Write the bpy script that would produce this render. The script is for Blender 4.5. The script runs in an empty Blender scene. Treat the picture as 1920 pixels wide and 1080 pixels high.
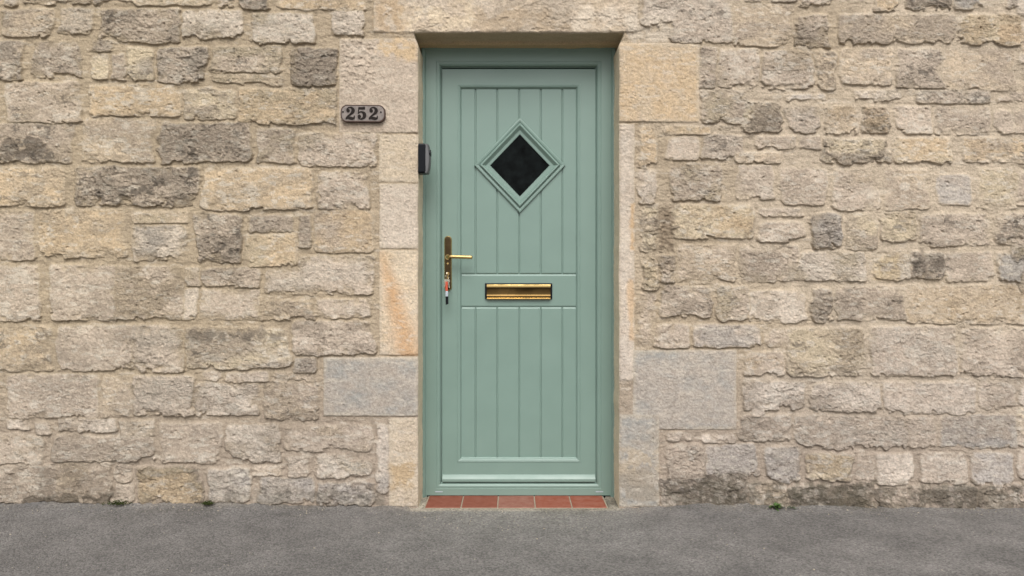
import bpy, math, random
import numpy as np
from mathutils import Vector

random.seed(7)
R = math.radians
sc = bpy.context.scene
C = sc.collection

# ------------------------------------------------------------------ camera
D = 3.2            # camera to wall face
S = 400.0          # picture units per metre on the wall face
CH = 1.03          # camera height
cam_d = bpy.data.cameras.new('camera')
cam = bpy.data.objects.new('camera', cam_d)
C.objects.link(cam)
cam.location = (0, -D, CH)
cam.rotation_euler = (R(90), 0, 0)
cam_d.sensor_width = 36
cam_d.lens = 36 * D * S / 1920
cam_d.clip_start = 0.05
cam_d.clip_end = 500
sc.camera = cam

# ------------------------------------------------------------------ world, sun, exposure
SUN_EL, SUN_AZ = R(50), R(3)      # azimuth from straight behind the camera, towards the left
w = bpy.data.worlds.new('World')
sc.world = w
w.use_nodes = True
nt = w.node_tree
for n in list(nt.nodes):
    nt.nodes.remove(n)
sky = nt.nodes.new('ShaderNodeTexSky')
sky.sky_type = 'NISHITA'
sky.sun_disc = False
sky.sun_elevation = SUN_EL
sky.sun_rotation = math.pi + SUN_AZ * -1
sky.air_density = 1.0
sky.dust_density = 4.0
sky.ozone_density = 1.0
hs = nt.nodes.new('ShaderNodeHueSaturation')
hs.inputs['Saturation'].default_value = 0.22
bg = nt.nodes.new('ShaderNodeBackground')
bg.inputs['Strength'].default_value = 0.13
wo = nt.nodes.new('ShaderNodeOutputWorld')
nt.links.new(sky.outputs[0], hs.inputs['Color'])
nt.links.new(hs.outputs[0], bg.inputs[0])
nt.links.new(bg.outputs[0], wo.inputs[0])

sl = bpy.data.lights.new('sun', 'SUN')
sl.energy = 1.5
sl.angle = R(38)
sl.color = (1.0, 0.975, 0.945)
sun = bpy.data.objects.new('sun', sl)
C.objects.link(sun)
sd = Vector((math.sin(SUN_AZ) * math.cos(SUN_EL), -math.cos(SUN_AZ) * math.cos(SUN_EL), math.sin(SUN_EL)))
sun.rotation_euler = sd.to_track_quat('Z', 'Y').to_euler()
sun.location = sd * 20

vs = sc.view_settings
vs.view_transform = 'Standard'
vs.look = 'None'
vs.gamma = 1
vs.exposure = 0.31
vs.use_curve_mapping = False

# ------------------------------------------------------------------ helpers
def lin(r, g, b):
    f = lambda c: (c / 255 / 12.92) if c / 255 <= 0.04045 else ((c / 255 + 0.055) / 1.055) ** 2.4
    return np.array([f(r), f(g), f(b)])

def P(px, py, y=0.0):
    k = (D + y) / D
    return Vector(((px - 960) / S * k, y, CH - (py - 540) / S * k))

def empty(name, loc, label=None, cat=None, group=None, parent=None):
    o = bpy.data.objects.new(name, None)
    o.empty_display_size = 0.1
    o.location = loc
    C.objects.link(o)
    if parent: o.parent = parent
    tag(o, label, cat, group)
    return o

def tag(o, label=None, cat=None, group=None, kind=None):
    if label: o['label'] = label
    if cat: o['category'] = cat
    if group: o['group'] = group
    if kind: o['kind'] = kind
    return o

def shade(me, flag=True):
    me.polygons.foreach_set('use_smooth', [flag] * len(me.polygons))

class MB:
    def __init__(s):
        s.v = []; s.f = []
    def add(s, vs_, fs):
        n = len(s.v)
        s.v += [tuple(v) for v in vs_]
        s.f += [tuple(i + n for i in f) for f in fs]
        return s
    def box(s, x0, y0, z0, x1, y1, z1):
        vs_ = [(x, y, z) for x in (x0, x1) for y in (y0, y1) for z in (z0, z1)]
        return s.add(vs_, [(0, 1, 3, 2), (4, 6, 7, 5), (0, 4, 5, 1), (2, 3, 7, 6), (0, 2, 6, 4), (1, 5, 7, 3)])
    def loops(s, loops, close=True, cap0=False, cap1=False):
        n = len(loops[0]); vs_ = []; fs = []
        for l in loops: vs_ += list(l)
        for a in range(len(loops) - 1):
            for i in range(n if close else n - 1):
                j = (i + 1) % n
                fs.append((a * n + i, a * n + j, (a + 1) * n + j, (a + 1) * n + i))
        if cap0: fs.append(tuple(range(n))[::-1])
        if cap1: fs.append(tuple((len(loops) - 1) * n + i for i in range(n)))
        return s.add(vs_, fs)
    def tube(s, pts, rad, n=14, sx=1.0, caps=True):
        pts = [Vector(p) for p in pts]
        if not hasattr(rad, '__len__'): rad = [rad] * len(pts)
        loops = []
        up = Vector((0, 0, 1))
        for i, p in enumerate(pts):
            t = (pts[min(i + 1, len(pts) - 1)] - pts[max(i - 1, 0)]).normalized()
            a = t.cross(up)
            if a.length < 0.1: a = t.cross(Vector((0, 1, 0)))
            a.normalize(); b = a.cross(t).normalized()
            loops.append([p + (a * math.cos(q) * sx + b * math.sin(q)) * rad[i] for q in [2 * math.pi * k / n for k in range(n)]])
        return s.loops(loops, True, caps, caps)
    def torus(s, c, ax1, ax2, Rr, r, n=28, m=8):
        c = Vector(c); ax1 = Vector(ax1).normalized(); ax2 = Vector(ax2).normalized(); nn = ax1.cross(ax2)
        loops = []
        for i in range(n + 1):
            q = 2 * math.pi * i / n
            d = ax1 * math.cos(q) + ax2 * math.sin(q)
            loops.append([c + d * (Rr + r * math.cos(k * 2 * math.pi / m)) + nn * r * math.sin(k * 2 * math.pi / m) for k in range(m)])
        return s.loops(loops)
    def build(s, name, mat, parent=None, smooth=None, bevel=0, seg=2):
        me = bpy.data.meshes.new(name)
        me.from_pydata(s.v, [], s.f)
        me.validate(); me.update()
        import bmesh
        bm = bmesh.new(); bm.from_mesh(me)
        bmesh.ops.remove_doubles(bm, verts=bm.verts, dist=1e-5)
        bmesh.ops.recalc_face_normals(bm, faces=bm.faces)
        bm.to_mesh(me); bm.free()
        if smooth: shade(me)
        me.materials.append(mat)
        o = bpy.data.objects.new(name, me)
        C.objects.link(o)
        if parent:
            o.parent = parent
            if parent.type == 'EMPTY' or True:
                o.matrix_parent_inverse = parent_world(parent).inverted()
        if bevel:
            m = o.modifiers.new('bevel', 'BEVEL'); m.width = bevel; m.segments = seg; m.limit_method = 'ANGLE'; m.angle_limit = R(35)
            m.harden_normals = False
        if smooth == 'auto':
            me.set_sharp_from_angle(angle=R(17))
        wn = o.modifiers.new('weighted normals', 'WEIGHTED_NORMAL'); wn.keep_sharp = True; wn.weight = 80
        return o

def parent_world(o):
    m = o.matrix_basis.copy()
    if o.parent:
        return parent_world(o.parent) @ o.matrix_parent_inverse @ m
    return m

# ------------------------------------------------------------------ materials
def mat(name, col, rough=0.5, metal=0.0, spec=0.5, grain=None, bump=None, var=None):
    """plain surface with a little procedural variation: grain=(scale, amount), bump=(scale, strength, distance)"""
    m = bpy.data.materials.new(name); m.use_nodes = True
    n = m.node_tree.nodes; l = m.node_tree.links
    b = n['Principled BSDF']
    b.inputs['Base Color'].default_value = (*col, 1)
    b.inputs['Roughness'].default_value = rough
    b.inputs['Metallic'].default_value = metal
    b.inputs['Specular IOR Level'].default_value = spec
    tc = n.new('ShaderNodeTexCoord')
    if grain:
        t = n.new('ShaderNodeTexNoise'); t.inputs['Scale'].default_value = grain[0]; t.inputs['Detail'].default_value = 5
        l.new(tc.outputs['Object'], t.inputs['Vector'])
        r = n.new('ShaderNodeMapRange'); r.inputs[1].default_value = 0.25; r.inputs[2].default_value = 0.75
        r.inputs[3].default_value = 1 - grain[1]; r.inputs[4].default_value = 1 + grain[1]
        l.new(t.outputs[0], r.inputs[0])
        mx = n.new('ShaderNodeMix'); mx.data_type = 'RGBA'; mx.blend_type = 'MULTIPLY'; mx.inputs[0].default_value = 1
        mx.inputs[6].default_value = (*col, 1)
        l.new(r.outputs[0], mx.inputs[7]); l.new(mx.outputs[2], b.inputs['Base Color'])
        r2 = n.new('ShaderNodeMapRange'); r2.inputs[1].default_value = 0.3; r2.inputs[2].default_value = 0.7
        r2.inputs[3].default_value = max(0.02, rough - 0.06); r2.inputs[4].default_value = min(1, rough + 0.08)
        l.new(t.outputs[0], r2.inputs[0]); l.new(r2.outputs[0], b.inputs['Roughness'])
    if bump:
        t = n.new('ShaderNodeTexNoise'); t.inputs['Scale'].default_value = bump[0]; t.inputs['Detail'].default_value = 4
        l.new(tc.outputs['Object'], t.inputs['Vector'])
        bp = n.new('ShaderNodeBump'); bp.inputs['Strength'].default_value = bump[1]; bp.inputs['Distance'].default_value = bump[2]
        l.new(t.outputs[0], bp.inputs['Height']); l.new(bp.outputs[0], b.inputs['Normal'])
    return m

def stone_mat(name, speck=0.22, bumpd=0.0095):
    m = bpy.data.materials.new(name); m.use_nodes = True
    n = m.node_tree.nodes; l = m.node_tree.links
    b = n['Principled BSDF']
    b.inputs['Roughness'].default_value = 0.93
    b.inputs['Specular IOR Level'].default_value = 0.18
    at = n.new('ShaderNodeAttribute'); at.attribute_name = 'tint'
    tc = n.new('ShaderNodeTexCoord')
    t = n.new('ShaderNodeTexNoise'); t.inputs['Scale'].default_value = 170; t.inputs['Detail'].default_value = 6; t.inputs['Roughness'].default_value = 0.7
    l.new(tc.outputs['Object'], t.inputs['Vector'])
    r = n.new('ShaderNodeMapRange'); r.inputs[1].default_value = 0.3; r.inputs[2].default_value = 0.7
    r.inputs[3].default_value = 1 - speck; r.inputs[4].default_value = 1 + speck
    l.new(t.outputs[0], r.inputs[0])
    mx = n.new('ShaderNodeMix'); mx.data_type = 'RGBA'; mx.blend_type = 'MULTIPLY'; mx.inputs[0].default_value = 1
    l.new(at.outputs['Color'], mx.inputs[6]); l.new(r.outputs[0], mx.inputs[7])
    l.new(mx.outputs[2], b.inputs['Base Color'])
    t2 = n.new('ShaderNodeTexNoise'); t2.inputs['Scale'].default_value = 150; t2.inputs['Detail'].default_value = 7; t2.inputs['Roughness'].default_value = 0.72
    mp = n.new('ShaderNodeMapping'); mp.inputs['Scale'].default_value = (0.75, 1, 1.5)
    l.new(tc.outputs['Object'], mp.inputs[0]); l.new(mp.outputs[0], t2.inputs['Vector'])
    ar = n.new('ShaderNodeAttribute'); ar.attribute_name = 'coarse'
    mul = n.new('ShaderNodeMath'); mul.operation = 'MULTIPLY'
    l.new(t2.outputs[0], mul.inputs[0]); l.new(ar.outputs['Fac'], mul.inputs[1])
    bp = n.new('ShaderNodeBump'); bp.inputs['Strength'].default_value = 1.0; bp.inputs['Distance'].default_value = bumpd
    l.new(mul.outputs[0], bp.inputs['Height']); l.new(bp.outputs[0], b.inputs['Normal'])
    return m

M_stone = stone_mat('weathered_stone')
M_green = mat('green_paint', tuple(lin(136, 161, 150) * 0.78), 0.34, spec=0.5, grain=(9, 0.025), bump=(260, 0.06, 0.001))
M_glass = mat('dark_glass', (0.0045, 0.006, 0.006), 0.18, spec=0.05, grain=(28, 0.8), bump=(70, 0.35, 0.002))  # mottled base colour imitates faint reflections
M_gold = mat('polished_brass', (0.60, 0.43, 0.18), 0.15, 1.0, grain=(30, 0.06))
M_flap = mat('brass_ground_reflection', (0.105, 0.066, 0.025), 0.2, 1.0, grain=(12, 0.35))  # dark reflection of the ground put into the flap's brass colour
M_plate_refl = mat('brass_dark_reflection', (0.085, 0.058, 0.03), 0.2, 1.0, grain=(35, 0.15))  # brass darkened to stand in for a dark street reflection
M_black = mat('black_plastic', (0.006, 0.007, 0.009), 0.32, spec=0.15, grain=(40, 0.1))
M_seal_gap = mat('seal_and_gap_black', (0.006, 0.007, 0.007), 0.8, spec=0.2)
M_silver = mat('satin_plastic', (0.13, 0.13, 0.13), 0.42, 0.3, grain=(60, 0.05))
M_plate = mat('weathered_metal', tuple(lin(152, 141, 134) * 0.68), 0.55, 0.25, grain=(70, 0.32), bump=(120, 0.25, 0.001))
M_ink = mat('dark_brown_enamel', tuple(lin(36, 29, 26)), 0.6, spec=0.15, grain=(80, 0.3))
M_rim = mat('tarnished_rim', tuple(lin(80, 62, 54)), 0.6, 0.2, grain=(60, 0.25))
M_red = mat('red_tag', tuple(lin(192, 80, 54)), 0.45, grain=(90, 0.15))
M_white = mat('white_plastic', tuple(lin(176, 184, 192)), 0.45, grain=(90, 0.1))
M_steel = mat('key_steel', (0.55, 0.5, 0.4), 0.25, 1.0, grain=(90, 0.2))
M_grout = mat('pale_grout', tuple(lin(170, 160, 142) * 0.85), 0.95, spec=0.1, grain=(140, 0.25), bump=(220, 0.6, 0.003))
M_leaf = mat('weed_leaf', (0.07, 0.13, 0.03), 0.6, spec=0.3, grain=(60, 0.35))
M_moss = mat('moss', (0.06, 0.075, 0.025), 0.95, spec=0.1, grain=(90, 0.5))
M_inside = mat('dark_interior', (0.01, 0.01, 0.01), 0.9, spec=0.1)

# ------------------------------------------------------------------ numpy noise
def vnoise(x, y, seed):
    rg = np.random.RandomState(seed)
    T = rg.rand(256, 256).astype(np.float32) * 2 - 1
    xi = np.floor(x).astype(np.int32); yi = np.floor(y).astype(np.int32)
    fx = (x - xi).astype(np.float32); fy = (y - yi).astype(np.float32)
    fx = fx * fx * fx * (fx * (fx * 6 - 15) + 10); fy = fy * fy * fy * (fy * (fy * 6 - 15) + 10)
    a = T[yi & 255, xi & 255]; b = T[yi & 255, (xi + 1) & 255]
    c = T[(yi + 1) & 255, xi & 255]; d = T[(yi + 1) & 255, (xi + 1) & 255]
    return (a + (b - a) * fx) * (1 - fy) + (c + (d - c) * fx) * fy

def fbm(x, y, seed, octv=4, gain=0.5, ridge=False):
    s = 0; a = 1.0; n = 0.0
    ca, sa = 0.8, 0.6
    for i in range(octv):
        v = vnoise(x + 17.3 * i, y + 5.1 * i, seed + i)
        if ridge: v = 1 - 2 * np.abs(v)
        s = s + a * v; n += a
        a *= gain
        x, y = (ca * x - sa * y) * 2.03, (sa * x + ca * y) * 2.03
    return s / n

def sstep(a, b, x):
    t = np.clip((x - a) / (b - a), 0, 1)
    return t * t * (3 - 2 * t)

def worley(x, y, seed):
    """distance to the nearest of jittered lattice points, and that point's random value"""
    rg = np.random.RandomState(seed)
    jx = rg.rand(128, 128); jy = rg.rand(128, 128); rv = rg.rand(128, 128)
    xi = np.floor(x).astype(int); yi = np.floor(y).astype(int)
    best = np.full(x.shape, 9.0); val = np.zeros(x.shape); ox = np.zeros(x.shape); oy = np.zeros(x.shape)
    for a in (-1, 0, 1):
        for b in (-1, 0, 1):
            cx = xi + a; cy = yi + b
            px = cx + jx[cy & 127, cx & 127]; py = cy + jy[cy & 127, cx & 127]
            d = (x - px) ** 2 + (y - py) ** 2
            k = d < best
            best = np.where(k, d, best); val = np.where(k, rv[cy & 127, cx & 127], val)
            ox = np.where(k, x - px, ox); oy = np.where(k, y - py, oy)
    return np.sqrt(best), val, ox, oy

# ------------------------------------------------------------------ the stones of the wall, in wall-face units (S per metre)
PAL = {'O': (196, 174, 142), 'Y': (199, 183, 154), 'B': (193, 175, 149), 'P': (192, 176, 156), 'G': (184, 168, 148),
       'D': (172, 159, 142), 'W': (206, 192, 173), 'S': (180, 171, 159), 'K': (162, 155, 144), 'H': (206, 181, 145), 'C': (208, 191, 164), 'N': (166, 163, 153)}
# x0,y0,x1,y1, colour, second colour, roughness 0-3, dark crust 0-3
ST = """
12 -22 31 9 D D 2 1|42 -22 168 8 G B 2 1|172 -22 214 9 D G 2 1|222 -22 400 9 B Y 2 0|404 -22 440 14 G D 2 1|450 -22 507 17 G D 3 2|520 -22 690 16 O B 1 0
2 16 103 68 B G 2 0|113 15 174 66 B W 2 0|190 16 332 78 G D 3 3|340 20 458 68 W Y 2 0|473 24 590 79 W Y 2 0|625 18 682 66 W B 2 0
-30 76 46 147 G D 2 1|62 77 156 145 G D 2 2|176 75 214 96 D D 2 2|173 101 201 146 Y W 1 0|207 101 236 147 G D 2 2|239 88 290 151 Y W 2 1|298 87 389 154 G W 3 2|400 87 531 134 G Y 2 2|400 137 530 158 B Y 2 0|549 88 633 160 D G 3 2
10 152 155 227 G B 1 1|168 157 341 215 O B 1 0|347 167 438 222 Y G 2 1|446 164 632 231 O Y 2 0
-30 232 138 303 G B 2 3|158 221 290 303 B G 1 0|300 229 473 304 G D 3 3|484 241 553 305 G Y 2 1|562 250 707 312 P Y 2 1
-30 312 121 385 O B 1 1|142 312 369 383 G D 3 3|382 315 587 394 O B 1 0|596 324 690 391 P G 2 0
-30 395 62 486 G P 1 1|72 393 238 482 O B 1 0|247 395 354 417 B Y 1 0|248 422 351 487 W S 2 0|366 400 452 490 G D 3 3|467 404 548 433 D G 2 2|460 438 556 498 O Y 1 0|561 404 584 463 G D 2 2|591 391 699 471 O P 1 0
-30 497 77 598 P G 1 0|92 495 216 600 P G 1 0|213 498 346 598 P B 2 0|348 500 373 535 G Y 1 1|346 541 368 598 W B 1 0|376 500 486 536 P G 2 0|495 503 580 551 P W 1 1|560 478 700 548 P W 1 1|376 541 488 600 P W 1 0|491 562 590 598 B G 2 1|592 560 698 595 P W 1 0
-30 612 98 693 O B 1 2|106 608 250 695 P G 1 0|244 610 348 694 P W 2 0|350 613 541 690 Y G 2 2|549 602 700 664 P G 2 0
380 696 414 713 G B 1 0|424 697 506 714 G W 1 0|549 669 592 696 G D 2 1|512 699 594 714 G B 1 0
15 702 186 782 G P 1 0|187 706 258 779 B P 1 0|252 703 367 777 P W 2 0|369 718 487 780 W P 2 0|497 716 596 786 G B 2 1
13 785 58 804 W P 1 0|67 790 94 812 W P 1 0|110 783 221 806 W P 2 0|226 788 294 816 W B 2 0|-30 812 79 866 P B 1 0|97 815 292 863 G P 2 0|303 790 416 866 G P 1 0|423 796 526 866 W B 2 0|536 797 699 844 P B 1 0
-30 872 26 936 P G 2 1|28 868 112 941 G P 2 1|106 866 206 940 G B 2 1|212 905 250 938 P G 2 0|258 873 378 940 O Y 3 0|390 877 469 938 S W 2 1|484 893 586 940 S W 2 1|592 903 700 943 S G 3 2|536 855 581 889 G W 2 0|593 850 652 891 W Y 2 0|638 860 695 893 W Y 2 0|472 873 528 890 P B 1 0|214 868 250 900 G P 2 0
1204 -20 1290 48 W P 1 0|1262 -20 1372 78 P W 2 1|1372 8 1492 86 B G 1 0|1494 26 1553 90 G D 3 2|1500 -20 1562 14 P G 2 1|1634 -20 1682 20 O D 2 2|1692 -20 1782 17 G D 3 2|1786 -20 1842 18 K D 2 2|1884 -20 1950 20 D G 2 2|1400 -20 1490 2 W P 2 0
1570 26 1791 80 B P 2 0|1797 27 1915 84 Y O 2 0
1315 86 1341 166 G D 2 2|1344 92 1424 163 P G 1 0|1427 95 1526 166 P B 2 0|1530 97 1563 168 B G 2 1|1572 91 1673 160 B P 1 0|1682 92 1764 166 P D 2 2|1768 90 1901 168 B G 0 0|1906 99 1950 122 W W 1 0
1314 169 1400 228 G Y 2 0|1388 190 1464 248 Y G 3 1|1473 175 1546 188 S W 1 0|1600 169 1690 190 W Y 2 0|1717 169 1856 192 G W 2 2|1870 172 1950 194 G P 1 0
1470 199 1535 248 P W 2 1|1548 198 1604 248 B O 2 0|1612 200 1664 250 G O 3 2|1676 199 1744 249 P W 1 0|1750 199 1858 252 G P 1 1|1860 205 1896 249 P G 1 0|1898 200 1950 250 G P 1 0
1246 237 1332 251 O Y 1 0|1248 256 1310 299 P W 0 0|1313 253 1398 297 P W 2 1|1415 254 1492 278 P G 1 0|1497 255 1538 278 P G 1 0|1375 284 1463 304 B G 1 0|1542 259 1668 304 Y G 3 1|1676 258 1782 302 O Y 1 0|1802 259 1950 304 O G 1 1
1256 308 1352 376 G Y 2 1|1382 309 1447 372 P W 1 0|1459 315 1548 383 P G 1 0|1560 315 1647 391 P B 1 0|1657 316 1740 392 B G 0 0|1756 326 1821 383 S P 0 0|1832 315 1905 388 Y B 1 0|1910 322 1950 385 G P 1 0
1260 384 1411 447 Y O 1 2|1420 390 1510 405 P W 1 0|1421 414 1508 453 P G 1 0|1521 400 1577 463 S D 3 2|1592 400 1642 466 Y G 2 1|1650 397 1716 453 Y B 2 1|1722 399 1856 460 P G 2 1|1866 400 1950 458 G D 2 3
1237 478 1268 528 G D 3 2|1268 457 1380 530 P B 1 0|1389 460 1494 527 P G 2 1|1494 470 1624 525 W Y 2 0|1636 470 1706 523 Y G 1 2|1706 471 1770 521 D G 2 3|1768 472 1862 527 P G 1 0|1871 473 1950 527 K S 1 0
1238 534 1332 596 P G 2 1|1343 535 1400 598 P Y 2 1|1405 543 1511 602 W G 1 0|1521 540 1563 605 D G 3 2|1565 536 1694 600 G P 2 1|1698 533 1950 604 B O 0 0
1230 608 1293 650 P G 1 0|1301 606 1424 650 P S 1 1|1430 613 1499 651 P G 1 0|1395 660 1468 701 P O 1 0|1476 614 1621 701 Y B 2 1|1632 612 1794 702 P W 1 0|1801 612 1950 705 P G 1 0
1391 714 1506 767 W P 2 0|1520 715 1649 769 W P 2 0|1657 717 1829 772 P W 1 0|1835 716 1900 764 P G 1 0|1905 722 1950 766 W S 1 0
1389 780 1482 823 P G 2 0|1408 764 1432 779 W P 1 0|1489 780 1700 841 G W 2 0|1701 780 1753 838 P G 1 0|1760 778 1906 838 K G 1 0|1909 776 1950 838 P G 1 0
1250 810 1302 825 W P 1 0|1307 811 1379 827 W P 1 0|1250 832 1319 898 G P 2 0|1322 832 1419 892 P S 1 0|1432 836 1503 900 S P 2 0|1513 849 1598 899 Y O 2 1|1605 853 1635 904 P G 1 0|1643 850 1708 906 W P 1 0|1721 848 1813 904 P W 1 0|1820 848 1897 906 S P 1 0|1903 842 1950 896 P W 1 0
1236 894 1330 962 D G 3 2|1322 888 1404 962 D G 3 2|1406 902 1476 962 G B 2 1|1480 908 1560 962 D G 3 3|1560 906 1640 962 D B 3 2|1642 910 1740 962 G D 3 2|1742 908 1828 962 D G 3 2|1830 906 1950 966 G D 3 2
"""
# dressed stones round the doorway: name, then the same fields, plus height over the mortar (mm)
DR = [
 ('lintel', 700, -90, 1196, 61, 'B', 'W', 0, 0, 5),
 ('jamb_stone', 636, 72, 786, 249, 'P', 'G', 0, 0, 4),
 ('jamb_stone', 711, 252, 786, 341, 'C', 'B', 0, 0, 3.5),
 ('jamb_stone', 711, 344, 786, 466, 'W', 'P', 0, 0, 4),
 ('jamb_stone', 711, 469, 786, 666, 'C', 'H', 0, 0, 3.5),
 ('jamb_stone', 606, 669, 786, 780, 'N', 'P', 0, 0, 5),
 ('jamb_stone', 729, 783, 786, 950, 'C', 'B', 0, 0, 3.5),
 ('jamb_stone', 1158, 81, 1311, 229, 'H', 'C', 0, 0, 6),
 ('jamb_stone', 1158, 232, 1190, 713, 'W', 'P', 0, 0, 5),
 ('jamb_stone', 1186, 655, 1381, 805, 'N', 'P', 0, 0, 5),
 ('jamb_stone', 1158, 776, 1236, 950, 'N', 'B', 0, 0, 5),
]
EXTRA = [(1196, 237, 1230, 314, 'O', 'B', 1, 0), (1194, 316, 1230, 381, 'P', 'W', 1, 0), (1201, 384, 1232, 470, 'Y', 'G', 2, 1),
         (1204, 472, 1233, 545, 'O', 'Y', 2, 0), (1196, 548, 1230, 652, 'P', 'B', 1, 0), (704, 792, 727, 925, 'W', 'S', 1, 0)]

def axis(a, f0, f1, b, fine, coarse, forced):
    pts = list(np.arange(f0, f1, fine))
    x = f0; st = fine
    while x > a:
        st = min(st * 1.12, coarse); x -= st; pts.append(x)
    x = f1; st = fine
    while x < b:
        pts.append(x); st = min(st * 1.12, coarse); x += st
    pts = np.array(sorted(pts))
    for f in forced:
        i = np.argmin(abs(pts - f)); pts[i] = f
    return pts

XL, XR, YT = 784.0, 1161.0, 62.0
ua = axis(-700, -10, 1930, 2620, 1.45, 6.5, [XL, XR])
va = axis(-760, -8, 962, 972, 1.45, 6.5, [YT])
U, V = np.meshgrid(ua, va)
U = U.astype(np.float64); V = V.astype(np.float64)

# mortar: lumpy, dragged sideways
mort_h = 0.0045 * fbm(U / 70, V / 30, 11, 3) + 0.0030 * fbm(U / 26, V / 7, 15, 4, 0.6) + 0.0022 * fbm(U / 9, V / 4.5, 21, 4, 0.65) + 0.0010 * fbm(U / 3.2, V / 2.4, 31, 3, 0.7)
mort_h *= 0.8
mort_h += 0.0018 * fbm(U / 18 + 0.6 * fbm(U / 20, V / 20, 16, 2), V / 7, 17, 4, 0.6, True)
pale = sstep(-0.25, 0.45, fbm(U / 260, V / 160, 41, 3) + (U - 1150) / 900)
mc = lin(181, 164, 138)[None, None] * (1 - pale[..., None]) + lin(196, 180, 156)[None, None] * pale[..., None]
lowm = sstep(640, 900, V + 60 * fbm(U / 120, V / 90, 45, 3))[..., None]
mc = mc * (1 - lowm) + lin(176, 160, 140) * lowm
mc = mc * (1 + 0.13 * fbm(U / 22, V / 9, 51, 5, 0.65) + 0.07 * fbm(U / 3, V / 2.4, 56, 2))[..., None]
H = mort_h.copy(); COL = mc.copy()
CO = np.full(U.shape, 0.42); ID = np.zeros(U.shape, int); BEST = np.full(U.shape, -1e9)

# wide fields shared by all stones, evaluated once
wx1 = fbm(U / 34, V / 34, 61, 3); wy1 = fbm(U / 30, V / 30, 71, 3)
wx2 = fbm(U / 9, V / 9, 81, 3, 0.6); wy2 = fbm(U / 10, V / 9, 91, 3, 0.6)
rid = fbm(U / 26 + 0.5 * wx1, V / 15 + 0.5 * wy1, 101, 5, 0.6, True)
fine = fbm(U / 7, V / 5, 121, 4, 0.65)
gr = fbm(U / 3.0, V / 2.6, 131, 2, 0.6)
sawp = V / 19 + 1.5 * fbm(U / 60, V / 40, 141, 3) + 0.55 * fbm(U / 14, V / 14, 151, 3)
saw = sawp - np.floor(sawp)
sawh = np.where(saw < 0.86, saw / 0.86, (1 - saw) / 0.14)
sawm = sstep(-0.05, 0.4, fbm(U / 40, V / 26, 161, 3))
wd, wv, wox, woy = worley(U / 24 + 0.35 * wx1 + 0.15 * wx2, V / 15 + 0.35 * wy1 + 0.15 * wy2, 171)
facet = (wv - 0.5) + 0.7 * wox * (np.sin(wv * 40)) + 0.8 * woy * np.cos(wv * 31)
wd2, wv2, wox2, woy2 = worley(U / 9 + 0.3 * wx2, V / 6.5 + 0.3 * wy2, 172)
facet2 = (wv2 - 0.5) + 0.8 * wox2 * np.sin(wv2 * 40) + 0.9 * woy2 * np.cos(wv2 * 31)
pit_d, pit_v, _, _ = worley(U / 11 + 0.15 * wx2, V / 9 + 0.15 * wy2, 181)
crust = fbm(U / 30 + 0.3 * wx2, V / 17 + 0.3 * wy2, 191, 5, 0.62)
crust2 = fbm(U / 7, V / 5, 196, 3, 0.6)
tonen = fbm(U / 48, V / 30, 201, 4, 0.55)
fz = fbm(U / 34 + 0.4 * wx2, V / 13 + 0.4 * wy2, 231, 4, 0.6)
fiss = sstep(0.055, 0.0, np.abs(fz)) * sstep(-0.1, 0.35, fbm(U / 50, V / 40, 241, 3))
fz2 = fbm(U / 15 + 0.5 * wx2, V / 8 + 0.4 * wy2, 251, 3, 0.6)
fiss2 = sstep(0.08, 0.0, np.abs(fz2)) * sstep(0.0, 0.4, fbm(U / 60, V / 50, 261, 3))
p2d, p2v, _, _ = worley(U / 6.5, V / 5.5, 271)
pits2 = np.where(p2v > 0.80, sstep(0.33, 0.12, p2d), 0) * sstep(-0.15, 0.3, fbm(U / 55, V / 45, 281, 3))
chipn = fbm(U / 30 + 0.2 * wx2, V / 40, 291, 4, 0.6)
soot = sstep(0.16, 0.42, fbm(U / 80, V / 55, 296, 3) * 0.55 + 0.75 * fbm(U / 10, V / 6.5, 298, 4, 0.65))
streak = fbm(U / 20, V / 5, 211, 4, 0.6)
white = fbm(U / 16 + 0.4 * wx2, V / 8, 221, 4, 0.62)

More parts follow.
